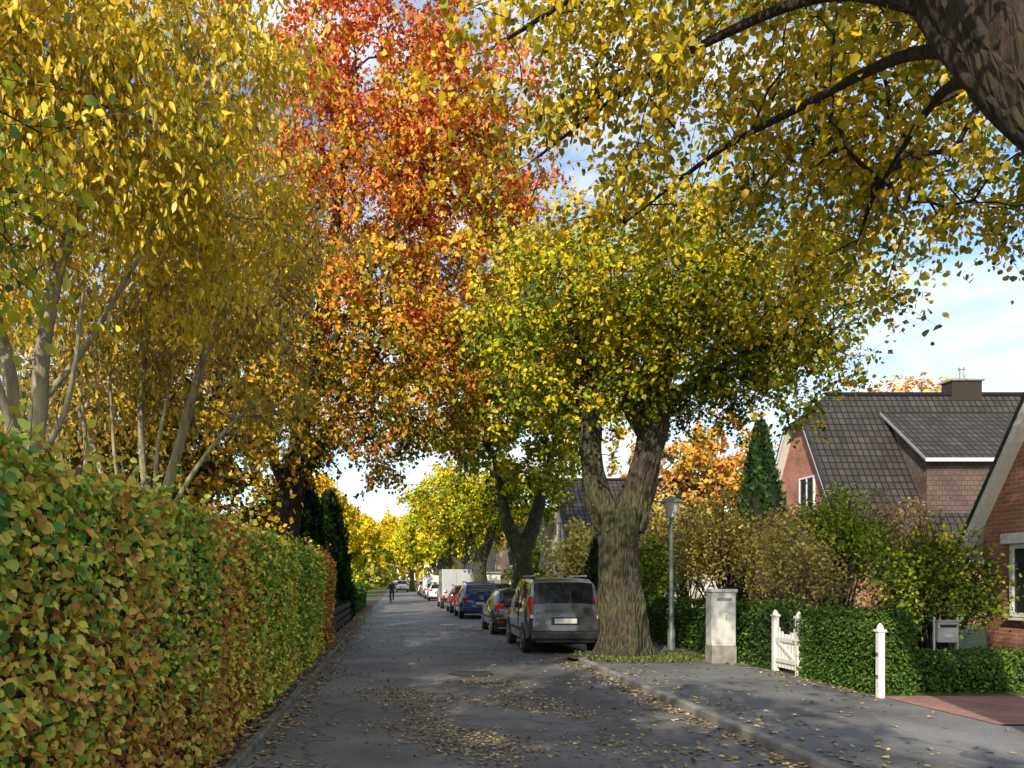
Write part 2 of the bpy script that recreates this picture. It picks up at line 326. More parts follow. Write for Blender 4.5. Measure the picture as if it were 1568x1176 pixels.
make_tree('linden_tree',(5.0,17.1),[
 ([(5.0,17.1,-.05),(5.0,17.1,.5),(4.98,17.1,1.4),(4.95,17.1,2.4),(4.95,17.1,3.3)],[.53,.49,.42,.41,.48]),
 ([(4.78,17.1,2.9),(4.42,17.1,3.8),(4.3,17.1,4.8),(4.25,17.2,5.8),(4.1,17.2,7),(3.9,17.3,8.4)],[.32,.25,.23,.22,.13,.05]),
 ([(5.1,17.1,2.9),(5.4,17.1,3.9),(5.65,17.1,4.9),(5.8,17.1,5.9),(6.1,17.1,7.1),(6.4,17.2,8.6)],[.37,.31,.29,.28,.15,.05]),
 ([(5.55,17.1,4.9),(5.1,17.0,5.7),(4.9,16.9,6.6),(5,17,8.3)],[.14,.12,.09,.04]),
 ([(5.8,17.1,5.5),(6.8,16.9,6.2),(7.8,16.8,6.8),(8.8,16.8,7.3)],[.15,.11,.08,.03])],
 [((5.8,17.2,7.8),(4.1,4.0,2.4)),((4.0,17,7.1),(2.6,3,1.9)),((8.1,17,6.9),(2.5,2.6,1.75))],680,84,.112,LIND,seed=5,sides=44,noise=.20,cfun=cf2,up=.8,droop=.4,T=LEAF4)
def far_linden(y,seed,top=9.5,n=330,lp=60,leaf=.19,x=5.0,rx=4.2,hue=.5,bot=5.0):
    rg=random.Random(seed); dx=rg.uniform(-.2,.2)
    cz=(top+bot)/2+.2
    make_tree('linden_tree',(x,y),[
     ([(x,y,-.05),(x+.02,y,1.2),(x,y,2.4),(x+dx*.3,y,3.4)],[.48,.40,.38,.42]),
     ([(x-.15,y,3.0),(x-.55,y,4.0),(x-.8,y,5.2),(x-1.2,y,7)],[.30,.25,.2,.07]),
     ([(x+.1,y,3.0),(x+.5,y,4.1),(x+.8,y,5.3),(x+1.2,y,7)],[.32,.27,.22,.07])],
     [((x,y,cz),(rx,rx,(top-bot)/2))],n,lp,leaf,LIND,seed=seed,T=LEAF4,sides=18,r0=.012,
     cfun=lambda W,c,r:hue+.13*c+r.normal(size=len(W))*.13+.1*(W[:,2]-cz)/2)
far_linden(30.6,21,top=13.5,n=440,rx=4.8,hue=.56)
far_linden(46,22,top=8.8,rx=4.8,n=300,hue=.46,bot=4.2)
far_linden(60,23,top=9.5,rx=4.6,n=220,leaf=.27,hue=.56,bot=4.2)
far_linden(76,24,top=9.5,rx=5.2,n=170,leaf=.34,hue=.48,bot=4)
far_linden(95,25,top=9.5,rx=5.8,n=150,leaf=.42,hue=.6,bot=3.8)
far_linden(125,28,x=2.5,top=12,rx=7,n=130,leaf=.6,hue=.6,bot=4)
far_linden(52,26,x=-6.2,top=9,rx=3.8,n=200,leaf=.26,hue=.66,bot=3)
far_linden(78,27,x=-5.4,top=9.5,rx=4.2,n=150,leaf=.34,hue=.66,bot=3)
far_linden(110,29,x=-5.2,top=12,rx=5.5,n=130,leaf=.5,hue=.64,bot=3)
far_linden(-9.5,33,x=5.2,n=170,lp=45,leaf=.24)
far_linden(-3.0,34,x=-5.0,n=190,lp=45,leaf=.24,rx=4.2,bot=3.6,top=10)
def cfr(W,c,rg): return .52+.07*(W[:,2]-9.8)/1.6+.16*c+rg.normal(size=len(W))*.15+.10*snoise(W,.55,1)
make_tree('maple_tree',(-3.3,23.5),[
 ([(-3.3,23.5,-.05),(-3.3,23.5,2),(-3.2,23.5,4.5),(-2.8,23.4,7),(-2.2,23.2,10),(-1.6,23,14),(-1.2,23,17.5)],[.42,.33,.3,.26,.2,.12,.04]),
 ([(-3.2,23.5,3.8),(-2.2,23.0,6),(-.8,22.4,8),(.5,22,10)],[.18,.15,.1,.04]),
 ([(-3.2,23.5,4.2),(-4.2,23.0,6.5),(-5.2,22.4,9),(-5.6,22,11.5)],[.18,.14,.1,.04]),
 ([(-2.6,23.4,7.5),(-1.4,22.6,9.6),(.3,21.8,12.2),(1.8,21.8,14.5)],[.16,.12,.07,.03])],
 [((-.7,23,14.2),(5.3,4.6,6.4)),((-1.2,22.6,8.2),(4.5,4.4,3.3)),((-5.0,23,10.5),(3.6,4,5.0)),((1.7,22.5,9.2),(2.9,3,3.4)),((2.0,23,14.2),(2.5,3,4.8)),((-2.2,23.5,5.9),(3.0,3,1.3))],1330,74,.145,
 [(0,(.08,.11,.02)),(.2,(.24,.23,.03)),(.38,(.56,.38,.03)),(.52,(.76,.45,.04)),(.66,OR),(.86,(.72,.19,.05)),(1,RD)],bark=BARKD,seed=8,cfun=cfr,T=LEAF4,gap=-.5)
YL=[(0,(.22,.25,.03)),(.3,(.58,.47,.03)),(.6,(.86,.60,.03)),(1,(.88,.62,.04))]
make_tree('walnut_tree',(-4.0,8.0),[
 ([(-3.75,7.6,-.05),(-3.7,7.6,2.0),(-3.55,7.6,3.3),(-3.45,7.6,4.3),(-3.1,7.7,5.8),(-2.6,8,7.4),(-2.2,8.2,8.6)],[.11,.095,.085,.07,.045,.03,.02]),
 ([(-4.1,7.7,-.05),(-3.95,7.7,2.2),(-3.8,7.6,3.6),(-4.1,7.6,5.2),(-4.0,7.6,7.5)],[.11,.09,.07,.05,.03]),
 ([(-3.6,7.6,3.4),(-3.1,7.7,4.1),(-2.5,7.8,5.2),(-1.9,8,6.1)],[.04,.03,.025,.012]),
 ([(-3.7,7.6,3.0),(-3.9,7.3,4.0),(-4.0,7.0,5.2)],[.05,.04,.02]),
 ([(-3.6,7.6,2.8),(-3.2,7.5,3.5),(-3.0,7.4,4.6)],[.035,.03,.012]),
 ([(-3.9,7.6,2.4),(-4.4,7.6,3.4),(-5.0,7.5,4.6)],[.05,.04,.02])],
 [((-3.6,7.9,7.5),(2.4,2.6,3.0)),((-2.4,8.4,5.9),(1.3,1.7,1.3)),((-4.2,7.4,6.0),(1.7,2.0,1.5))],430,84,.105,YL,bark=BARKL,T=LONG6,seed=12,droop=1.3,ntw=6,twl=(.3,.8),r0=.006,gap=-.3,noise=.05)
make_tree('ash_tree',(-3.9,12),[
 ([(-3.75,11.5,-.05),(-3.6,11.5,2.3),(-3.2,11.4,3.8),(-2.7,11.3,5.5),(-2.2,11.3,7.5)],[.11,.09,.07,.05,.02]),
 ([(-3.85,11.6,-.05),(-3.75,11.6,2.4),(-3.85,11.6,4.2),(-3.7,11.6,6.2),(-3.5,11.6,8)],[.08,.06,.05,.04,.02]),
 ([(-4.0,11.5,-.05),(-4.1,11.6,2.3),(-4.6,11.6,3.8),(-5.2,11.6,5.4)],[.08,.06,.05,.02]),
 ([(-4.1,11.8,0),(-4.4,12,2.2),(-5.2,12.2,3.5),(-6,12.4,5)],[.07,.05,.04,.02]),
 ([(-3.9,11.3,0),(-3.9,11.2,2.2),(-4.1,11.2,3.6),(-4.2,11.2,5.4)],[.05,.04,.03,.015]),
 ([(-4.3,11.3,0),(-4.5,11.2,2.4),(-4.5,11.1,4.0),(-4.8,11.2,5.6)],[.05,.04,.03,.015]),
 ([(-3.6,11.3,0),(-3.5,11.2,2.4),(-3.45,11.1,3.6),(-3.2,11.2,5.0)],[.05,.04,.03,.012]),
 ([(-3.7,11.3,1.6),(-3.2,11.2,2.9),(-2.6,11.2,3.8),(-2.0,11.2,4.4)],[.05,.04,.03,.015])],
 [((-3.4,12,7.4),(2.6,2.4,3.0)),((-5.0,12,5.6),(2.2,2,1.9)),((-2.7,12.4,5.3),(1.7,1.7,1.3))],360,54,.11,
 [(0,(.16,.17,.04)),(.35,(.42,.34,.07)),(.65,(.72,.50,.06)),(1,(.86,.60,.05))],bark=BARKL,T=LONG6,seed=14,droop=1.2,ntw=6,r0=.008,gap=-.15,noise=.05)
make_tree('hazel_tree',(-3.9,4.3),[([(-3.9,4.3,0),(-3.8,4.3,2),(-3.3,4.4,3.6),(-2.7,4.5,5)],[.08,.07,.05,.02]),([(-3.8,4.3,2),(-3.6,4.2,3.2),(-3.1,4.1,4.3)],[.05,.04,.015])],
 [((-2.95,4.8,4.7),(.7,.9,1.0))],32,40,.075,[(0,DG),(.35,(.16,.25,.03)),(.7,YG),(1,Y)],bark=BARKD,seed=16,droop=.9,r0=.006)
make_tree('hornbeam_tree',(-4.8,18),[([(-4.8,18,0),(-4.7,18,2),(-4.5,18,4),(-4.2,18,6),(-4,18,8)],[.28,.24,.2,.13,.04])],
 [((-4.6,18,6.2),(3.3,3,3.6)),((-6.5,17,5),(3,3,3))],280,60,.15,[(0,(.05,.07,.015)),(.4,(.22,.18,.035)),(.7,(.60,.36,.04)),(1,Y)],bark=BARKD,seed=18,T=LEAF4)
make_tree('maple_tree',(18,45),[([(18,45,0),(18,45,3),(18,45,7)],[.35,.28,.1])],[((17.5,45,7.0),(4.6,4,4.6))],220,55,.3,[(0,G),(.35,(.50,.36,.05)),(.65,(.72,.34,.07)),(1,(.75,.32,.12))],seed=31,T=LEAF4,r0=.012)
make_tree('maple_tree',(37,57),[([(37,57,0),(37,57,6),(37,57,11)],[.35,.3,.1])],[((37,57,13.1),(5.0,4,3.7))],190,50,.33,[(0,(.6,.40,.2)),(.5,(.8,.48,.22)),(1,(.82,.6,.32))],seed=32,T=LEAF4,r0=.012)
# ------------------------------------------------------------------ hedges
def hedge(name,x0,x1,y0,y1,z0,z1,n,leaf,cfun,stops,core=DARKG,bump=.06,inset=.14,near=0,T=LEAF6,split=None,shoots=0):
    par=empty(name,((x0+x1)/2,(y0+y1)/2,0)); off=np.array([(x0+x1)/2,(y0+y1)/2,0])
    i=inset
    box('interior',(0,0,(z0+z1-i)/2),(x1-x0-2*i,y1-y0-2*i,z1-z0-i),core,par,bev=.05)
    faces=[('x+',(y1-y0)*(z1-z0)),('x-',(y1-y0)*(z1-z0)*.5),('y-',(x1-x0)*(z1-z0)),('y+',(x1-x0)*(z1-z0)*.6),('z+',(x1-x0)*(y1-y0))]
    if x0>0: faces[0],faces[1]=('x-',faces[0][1]),('x+',faces[0][1]*.5)
    tot=sum(a for _,a in faces); P=[];Nn=[]
    for k,a in faces:
        m=int(n*a/tot); u=R.uniform(size=m)**(1+near);v=R.uniform(size=m);dep=R.exponential(.055,m)-.05
        xs=x0+(x1-x0)*R.uniform(size=m)
        if k[0]=='x':
            yy=y0+(y1-y0)*u; zz=z0+(z1-z0)*v; sgn=1 if k=='x+' else -1; xx=(x1 if sgn>0 else x0)-sgn*dep; nv=(sgn,0,.25)
        elif k[0]=='y':
            xx=xs; zz=z0+(z1-z0)*v; sgn=1 if k=='y+' else -1; yy=(y1 if sgn>0 else y0)-sgn*dep; nv=(0,sgn,.25)
        else:
            xx=xs; yy=y0+(y1-y0)*u; zz=z1-dep*1.1+.02; nv=(0,0,1)
        p=np.stack([xx,yy,zz],1); nv=np.array(nv); b=bump*(snoise(p,1.3,1)+.6*snoise(p,3.7,2)+.35*snoise(p,8,5))[:,None]
        p=p+nv*b; ex=np.clip((p[:,2]-(z1-.18))/.18,0,1); 
        if k[0]=='x': p[:,0]-=sgn*.12*ex**2
        P.append(p);Nn.append(np.tile(nv,(m,1)))
    if shoots:
        sx=x1-R.exponential(.25,shoots)-.05; sy=y0+(y1-y0)*R.uniform(size=shoots)**1.4; sx=np.maximum(sx,x0); h=R.exponential(.10,shoots)+.03
        b0=np.stack([sx,sy,np.full(shoots,z1)],1); b1=b0+np.stack([R.normal(size=shoots)*.05,R.normal(size=shoots)*.05,h],1)
        tb=Tubes(); tb.prisms(b0-off,b1-off,.003,.0015); tb.obj('shoots',BARKD,par)
        w=np.repeat(np.arange(shoots),7); u=R.uniform(.1,1,(len(w),1)); p=b0[w]+(b1-b0)[w]*u+R.normal(size=(len(w),3))*.015; P.append(p); Nn.append(np.tile([.4,0,.8],(len(w),1)))
    P=np.concatenate(P);Nn=np.concatenate(Nn);m=len(P)
    nh=Nn+R.normal(size=(m,3))*.65; tip=R.normal(size=(m,3))*.8+np.array([0,0,-.6])+Nn*.35
    s=cfun(P); col=np.clip(cr(s,stops)*R.uniform(.55,1.2,(m,1)),0,.88); sz=leaf*R.uniform(.5,1.3,m)
    if split:
        a=P[:,1]<split
        leaf_obj('leaves_near',P[a]-off,tip[a],nh[a],sz[a],col[a],LEAF,par,LEAF6); leaf_obj('leaves_far',P[~a]-off,tip[~a],nh[~a],sz[~a]*1.12,col[~a],LEAF,par,LEAF4)
    else: leaf_obj('leaves',P-off,tip,nh,sz,col,LEAF,par,T)
    return par
HS=[(0,(.42,.17,.07)),(.16,(.74,.34,.10)),(.32,(.88,.55,.11)),(.50,(.88,.76,.12)),(.64,(.60,.70,.10)),(.80,(.27,.46,.08)),(1,(.14,.30,.06))]
def hcf(P):
    y=P[:,1]; big=snoise(P,.9,4)*.18+snoise(P,2.9,1)*.20
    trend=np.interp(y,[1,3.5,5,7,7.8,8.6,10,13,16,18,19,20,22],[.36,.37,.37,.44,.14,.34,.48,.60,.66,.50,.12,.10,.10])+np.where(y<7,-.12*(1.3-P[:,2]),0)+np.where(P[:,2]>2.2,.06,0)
    # individual green leaves mixed through
    return trend+big+R.normal(size=len(y))*.20+np.where(R.uniform(size=len(y))<.2,.38,0)
hedge('beech_hedge',-3.0,-1.74,1.0,20.8,0.02,2.33,104000,.059,hcf,HS,core=HEDGEIN,near=.55,bump=.08,split=8,shoots=900)
HG=[(0,(.035,.07,.018)),(.5,(.075,.15,.03)),(1,(.18,.28,.05))]
hg=lambda P:.45+.2*snoise(P,1.5,3)+R.normal(size=len(P))*.2
hedge('privet_hedge',7.05,7.65,11.25,13.5,.05,1.2,14000,.048,hg,HG,T=LEAF4,bump=.04,shoots=120)
hedge('privet_hedge',7.05,7.65,14.5,32,.05,1.22,28000,.06,hg,HG,T=LEAF4,bump=.05,shoots=200)
hedge('privet_hedge',7.66,14,11.5,12.0,.05,.62,18000,.05,lambda P:.6+.2*snoise(P,2,3)+R.normal(size=len(P))*.2,HG,T=LEAF4,bump=.03)
hedge('privet_hedge',7.05,7.7,34,70,.05,1.4,9000,.12,hg,HG,T=LEAF4)
hedge('garden_hedge',-3.0,-2.1,36,52,.05,1.5,7000,.12,lambda P:.7+R.normal(size=len(P))*.2,HG,T=LEAF4)
# ------------------------------------------------------------------ shrubs
def shrub(name,c,r,n,leaf,stops,seed,stems=10,T=LEAF4,bare=False):
    rg=np.random.default_rng(seed); par=empty(name,(c[0],c[1],0)); tb=Tubes(); off=np.array([c[0],c[1],0])
    K=max(12,n//45); C=[]
    for _ in range(K):
        d=rg.normal(size=3); d/=np.linalg.norm(d); d[2]=abs(d[2])*1.25-.25
        C.append(np.array([0,0,c[2]])+d*np.array(r)*rg.uniform(.35,1.)*(1+.15*math.sin(5*d[0]+seed)))
    C=np.array(C); C[:,2]=np.maximum(C[:,2],.2)
    for k in range(min(K,stems*3)):
        a=rg.uniform(0,6.28); s=np.array([.2*math.cos(a),.2*math.sin(a),0]); m=(s+C[k])/2+np.array([0,0,.2*r[2]])+rg.normal(size=3)*.08
        pts=catmull([s,m,C[k]],4); tb.add(pts,np.linspace(.03,.008,len(pts)),5)
    P0=np.repeat(C,4,0); P1=P0+rg.normal(size=P0.shape)*.3+np.array([0,0,.12]); tb.prisms(P0,P1,.006,.003)
    tb.obj('stems',BARKL if bare else BARKD,par)
    w=rg.integers(0,K,n); pos=C[w]+rg.normal(size=(n,3))*np.array([.24,.24,.2])*max(.7,min(r)*.55); pos[:,2]=np.maximum(pos[:,2],.1)
    tip=rg.normal(size=(n,3))+np.array([0,0,-.3]); nh=rg.normal(size=(n,3))*.7+np.array([0,0,.6])
    s=.5+.17*rg.normal(size=K)[w]+rg.normal(size=n)*.15+.15*(pos[:,2]-c[2])/r[2]
    leaf_obj('foliage',pos,tip,nh,leaf*rg.uniform(.6,1.3,n),np.clip(cr(s,stops)*rg.uniform(.7,1.2,(n,1)),0,.88),LEAF,par,T)
OCH=[(0,(.26,.20,.07)),(.4,(.58,.46,.12)),(.75,(.80,.66,.17)),(1,(.87,.76,.25))]
GR=[(0,(.05,.09,.016)),(.5,(.18,.27,.03)),(.8,(.40,.45,.045)),(1,(.7,.58,.06))]
BRN=[(0,(.16,.10,.055)),(.5,(.42,.27,.12)),(1,(.66,.46,.2))]
LGR=[(0,(.14,.24,.03)),(.5,(.36,.50,.05)),(1,(.60,.68,.09))]
shrub('garden_shrub',(8.7,20.2,2.2),(1.6,1.2,1.8),7500,.08,OCH,41)
shrub('garden_shrub',(8.5,16.3,1.6),(1.1,1.1,1.6),4400,.075,OCH,42,bare=True)
shrub('garden_shrub',(10.6,19.0,2.0),(1.5,1.3,1.9),4600,.08,BRN,43,bare=True)
shrub('garden_shrub',(9.9,14.2,1.3),(1.2,1.1,1.45),9500,.075,GR,44)
shrub('garden_shrub',(9.8,17.2,2.5),(1.2,1.0,1.2),6000,.075,LGR,45)
shrub('garden_shrub',(12.5,19,2.2),(1.5,1.1,1.7),4200,.08,BRN,46,bare=True)
shrub('garden_shrub',(8.3,25,1.6),(1.2,1.6,1.8),3600,.12,GR,47)
shrub('garden_shrub',(10.5,28,2.4),(2.0,1.8,2.6),4800,.14,OCH,48)
shrub('garden_shrub',(13.2,26,2.1),(2.2,1.6,2.2),4600,.13,BRN,49)
shrub('garden_shrub',(9.0,38,2.2),(1.8,2.5,2.8),3500,.2,OCH,50)
shrub('garden_shrub',(9.5,52,2.0),(2.0,3,2.6),2500,.26,GR,51)
DK=[(0,(.04,.055,.015)),(.6,(.16,.15,.03)),(1,(.55,.38,.04))]
shrub('garden_shrub',(-5.4,14.5,2.0),(2.2,1.6,2.0),5000,.13,DK,52)
shrub('garden_shrub',(-8.5,16,3.0),(3.4,2.5,4.0),7000,.18,DK,53)
shrub('garden_shrub',(-7.5,24,3.0),(3.4,2.5,4.0),6000,.2,DK,54)
shrub('garden_shrub',(-4.2,27,2.6),(1.6,2.5,3.0),5000,.17,DK,57)
shrub('garden_shrub',(-3.2,54,1.6),(1.3,2.5,2.4),2500,.25,[(0,G),(.6,YG),(1,Y)],55)
shrub('garden_shrub',(-3.4,44,1.2),(1.0,2.5,1.4),2500,.2,GR,56)
def conifer(name,x,y,r,h,n,leaf,seed,z0=.1,pw=.75):
    rg=np.random.default_rng(seed); par=empty(name,(x,y,0))
    lathe('trunk_core',[(r*.1,0),(r*.72,.35),(r*.78,h*.25),(r*.55,h*.6),(.03,h*.96)],DARKG,(0,0,0),par,14)
    u=rg.uniform(size=n)**1.3; z=z0+(h-z0)*u; a=rg.uniform(0,6.283,n); prof=np.clip(1-u,0,1)**pw*np.clip(.75+u*2,0,1)
    rr=r*prof*(1+.14*np.sin(a*5+z*2.1)+.12*np.sin(a*9-z*3))*rg.uniform(.82,1.06,n)
    pos=np.stack([rr*np.cos(a),rr*np.sin(a),z],1); o=np.stack([np.cos(a),np.sin(a),0*a],1)
    tip=o*.5+np.array([0,0,.8])+rg.normal(size=(n,3))*.35
    leaf_obj('foliage',pos,tip,o+rg.normal(size=(n,3))*.5,leaf*rg.uniform(.6,1.3,n),cr(.4+rg.normal(size=n)*.2+.25*np.sin(a*5+z*2.1),[(0,(.014,.03,.012)),(.5,(.035,.075,.022)),(1,(.08,.14,.04))]),LEAF,par,LEAF4)
conifer('thuja_tree',-3.3,27.5,1.0,5.6,8000,.16,61,pw=.5)
conifer('thuja_tree',-2.8,32,1.0,5.4,6000,.18,62,pw=.5)
conifer('thuja_tree',-3.1,36,1.0,5.2,5000,.2,65,pw=.5)
conifer('spruce_tree',14.2,30,1.35,7.9,9000,.2,63)
conifer('thuja_tree',9.0,33,1.1,4.6,5000,.2,64)
n=15000; ang=R.uniform(-95,115,n); yy=R.uniform(142,185,n); top=10+3*np.sin(ang*.13)+2.2*np.sin(ang*.41+1)+1.5*np.sin(ang*.9)
zz=R.uniform(0,1,n)**.7*top
pos=np.stack([ang,yy,zz],1); m=len(pos)
leaf_obj('distant_trees',pos,R.normal(size=(m,3)),R.normal(size=(m,3)),R.uniform(1.0,2.2,m),cr(.45+.3*np.sin(pos[:,0]*.25)+R.normal(size=m)*.2,[(0,(.12,.17,.03)),(.5,(.38,.34,.05)),(1,(.75,.5,.08))]),LEAF,None,LEAF4)
# ------------------------------------------------------------------ fallen leaves
def litter():
    P=[]
    def add(x,y): P.append(np.stack([x,y],1))
    k=1900; y=R.uniform(3,45,k); add(-1.36+R.exponential(.13,k)-.005*y,y)
    k=1100; y=R.uniform(3,40,k); add(-1.62+R.normal(size=k)*.05,y)
    k=800; y=R.uniform(3,16.5,k); add(3.83-R.exponential(.15,k),y)
    k=300; y=R.uniform(3,16.5,k); add(4.1+R.exponential(.35,k),y)
    k=10500; x=R.normal(.75,1.15,k); y=R.uniform(5.0,13.5,k); q=np.sin(x*3.1+y*.7)+np.sin(y*2.3+x)+R.normal(size=k)*.7; s=(q>.3)&(x>-1.4)&(x<3.8); add(x[s],y[s])
    k=800; add(R.uniform(-1.4,3.8,k),R.uniform(4,32,k))
    k=250; add(R.uniform(4.1,6.9,k),R.uniform(4,18,k))
    k=700; y=R.uniform(11,30,k); add(6.95-R.exponential(.14,k),y)
    k=500; a=R.uniform(0,6.28,k); r=.6+R.exponential(.5,k); add(5+r*np.cos(a),17.1+r*np.sin(a))
    k=700; y=R.uniform(18,40,k); add(5.6-R.exponential(.3,k),y)
    P=np.concatenate(P); n=len(P); x=P[:,0]
    z=np.where((x>3.88)&(P[:,1]<17.2)|(x>5.7),.106,.008); z=np.where((x>4.05)&((P[:,1]<16.5)|(x>5.85)),.078,z); z=np.where(x<-1.43,.09,z)
    pos=np.stack([x,P[:,1],z+R.uniform(0,.008,n)],1)
    tip=np.concatenate([R.normal(size=(n,2)),R.normal(size=(n,1))*.08],1); nh=np.array([0,0,1])+R.normal(size=(n,3))*.14
    c=cr(R.uniform(size=n),[(0,(.22,.165,.12)),(.5,(.38,.28,.18)),(.82,(.52,.41,.22)),(1,(.78,.63,.24))])
    near=(np.abs(x-.65)<2.2)&(P[:,1]<13.5)&(x>-1.2)
    leaf_obj('fallen_leaves',pos,tip,nh,np.where(near,R.uniform(.03,.065,n),R.uniform(.04,.085,n)),c,LITTER)
litter()
n=3000; a=R.uniform(0,6.28,n); r=.5+R.uniform(size=n)**1.2*.9; gx=5.15+r*np.cos(a)*1.1; gy=16.8+r*np.sin(a)*.9
sel=gx>4.1; gx=gx[sel];gy=gy[sel];n=len(gx)
leaf_obj('grass',np.stack([gx,gy,np.full(n,.07)],1),R.normal(size=(n,3))*.6+np.array([0,0,.9]),R.normal(size=(n,3)),R.uniform(.04,.11,n),cr(R.uniform(size=n),[(0,(.08,.11,.03)),(1,(.19,.25,.055))]),LEAF,None,LONG6)
lathe('tree_pit',[(1.35,.071),(1.3,.085),(.1,.12)],EARTH,(5.1,16.95,0),None,28)
# ------------------------------------------------------------------ houses
def window(par,name,p,w,h,axis,out,mull=1):
    def bx(nm,du,dz,sw,sh,th,mat,o):
        if axis=='x': box(nm,(p[0]+out*o,p[1]+du,p[2]+dz),(th,sw,sh),mat,par,bev=.006)
        else: box(nm,(p[0]+du,p[1]+out*o,p[2]+dz),(sw,th,sh),mat,par,bev=.006)
    bx(name+'_glass',0,0,w-.06,h-.06,.02,GLASS,.02)
    for s in(-1,1):
        bx(name+'_jamb',s*w/2,0,.08,h+.08,.08,WHITE,.03); bx(name+'_rail',0,s*h/2,w-.085,.08,.075,WHITE,.03)
    for k in range(mull): bx(name+'_mullion',(k+1)*w/(mull+1)-w/2,0,.06,h-.085,.06,WHITE,.033)
    bx(name+'_sill',0,-h/2-.08,w+.2,.05,.16,WHITE,.06)
def house(name,x0,x1,yr,hw,ze,tn,walls,roofm,hip=0,base=.05,ov=.35,ovx=.4,frm=WHITE):
    par=empty(name,(x0,yr,0)); o=np.array([x0,yr,0]); T=lambda p:tuple(np.array(p)-o)
    zr=ze+hw*tn
    for s,xx in((-1,x0),(1,x1)):
        if hip and s==-1:
            zc=zr-hip; yc=hip/tn
            q=[(xx,yr+hw,base),(xx,yr-hw,base),(xx,yr-hw,ze),(xx,yr-yc,zc),(xx,yr+yc,zc),(xx,yr+hw,ze)]
        else: q=[(xx,yr+hw,base),(xx,yr-hw,base),(xx,yr-hw,ze),(xx,yr,zr),(xx,yr+hw,ze)]
        uvquad('gable_wall',[[T(p) for p in q]],walls,par)
    uvquad('side_wall',[[T(p) for p in [(x0,yr-hw,base),(x1,yr-hw,base),(x1,yr-hw,ze),(x0,yr-hw,ze)]],[T(p) for p in [(x1,yr+hw,base),(x0,yr+hw,base),(x0,yr+hw,ze),(x1,yr+hw,ze)]]],walls,par)
    t=.12; xa=x0-ovx; xb=x1+ovx; hx=hip*1.05 if hip else 0; zc=zr-hip+t; yc=hip/tn
    for s in(-1,1):
        e=(yr+s*(hw+ov)); z_e=ze-ov*tn+t; zt=zr+t
        if hip: q=[(xa,e,z_e),(xb,e,z_e),(xb,yr,zt),(xa+hx,yr,zt),(xa,yr+s*yc,zc)]
        else: q=[(xa,e,z_e),(xb,e,z_e),(xb,yr,zt),(xa,yr,zt)]
        uvquad('roof_slope',[[T(p) for p in q]],roofm,par)
        uvquad('soffit',[[T((p[0],p[1],p[2]-.14)) for p in q]],frm,par)
        top=(xa,yr+s*yc,zc+.02) if hip else (xa,yr,zt+.02); bot=(xa,e,z_e+.02)
        for nm,xx,u0,u1,mt,th in(('bargeboard',xa-.03,-.08,-.27,frm,.05),('verge_tiles',xa-.05,.05,-.075,PLAST,.12)):
            v=[T((xx,top[1],top[2]+u0)),T((xx,bot[1],bot[2]+u0)),T((xx,bot[1],bot[2]+u1)),T((xx,top[1],top[2]+u1))]
            v+=[(a[0]+th,a[1],a[2]) for a in v]
            mesh_obj(nm,v,[(0,1,2,3),(7,6,5,4),(0,4,5,1),(1,5,6,2),(2,6,7,3),(3,7,4,0)],mt,par)
        lathe('gutter',[(.07,0),(.07,xb-xa)],METAL,T((xa,e+s*.06,z_e-.05)),par,10,'X')
    if hip: uvquad('half_hip',[[T(p) for p in [(xa,yr+yc,zc),(xa,yr-yc,zc),(xa+hx,yr,zr+t)]]],roofm,par)
    lathe('ridge_tiles',[(.11,0),(.11,xb-xa-hx)],roofm,T((xa+hx,yr,zr+t+.0)),par,10,'X')
    return par,T,zr
par,T,zr=house('brick_house',17.8,27.2,33.7,3.85,3.0,1.76,BRICK,TILE,hip=1.35)
window(par,'upper_window',T((17.8,33.3,5.45)),1.15,1.5,'x',-1,1)
window(par,'ground_window',T((17.8,31.4,2.0)),1.2,1.2,'x',-1,1)
dx0,dx1=21.1,27.0; yf=30.6; zt=6.75
yb=33.7-.55
rz=lambda y:zr+.12-1.76*(33.7-y)
zf_=rz(yf)
dorm=[(dx0,yf,zf_-.1),(dx1,yf,zf_-.1),(dx1,yf,zt),(dx0,yf,zt)]
uvquad('dormer_front',[[T(p) for p in dorm]],SLATE,par)
uvquad('dormer_cheek',[[T(p) for p in [(dx0,yb,rz(yb)),(dx0,yf,zf_-.1),(dx0,yf,zt),(dx0,yb,rz(yb)-.02)]]],SLATE,par)
zo=zt+.08; sl=(rz(yb)+.05-zo)/(yb-yf)
rq=[(dx0-.25,yf-.35,zo-.35*sl),(dx1+.3,yf-.35,zo-.35*sl),(dx1+.3,yb,rz(yb)+.05),(dx0-.25,yb,rz(yb)+.05)]
uvquad('dormer_roof',[[T(p) for p in rq]],TILE,par); uvquad('dormer_soffit',[[T((p[0],p[1],p[2]-.1)) for p in rq]],WHITE,par)
box('dormer_fascia',T(((dx0+dx1)/2,yf-.38,zo-.35*sl-.03)),(dx1-dx0+.6,.05,.14),WHITE,par)
v=[rq[0],rq[3]]; v=[T((a[0]-.03,a[1],a[2]+.02)) for a in v]+[T((a[0]-.03,a[1],a[2]-.09)) for a in v[::-1]]
mesh_obj('dormer_verge',v+[(a[0]+.04,a[1],a[2]) for a in v],[(0,1,2,3),(7,6,5,4),(0,4,5,1),(2,6,7,3)],METAL,par)
window(par,'dormer_window',T((24.6,yf,6.1)),1.6,.7,'y',-1,1)
box('chimney',T((24.9,33.9,zr+.25)),(1.3,.7,.9),SLATE,par,bev=.02); box('chimney_cap',T((24.9,33.9,zr+.73)),(1.45,.85,.08),CONC,par,bev=.01)
lathe('flue_pipe',[(.09,0),(.09,.5),(.13,.5),(.13,.6)],METAL,T((24.9,33.9,zr+.76)),par,12)
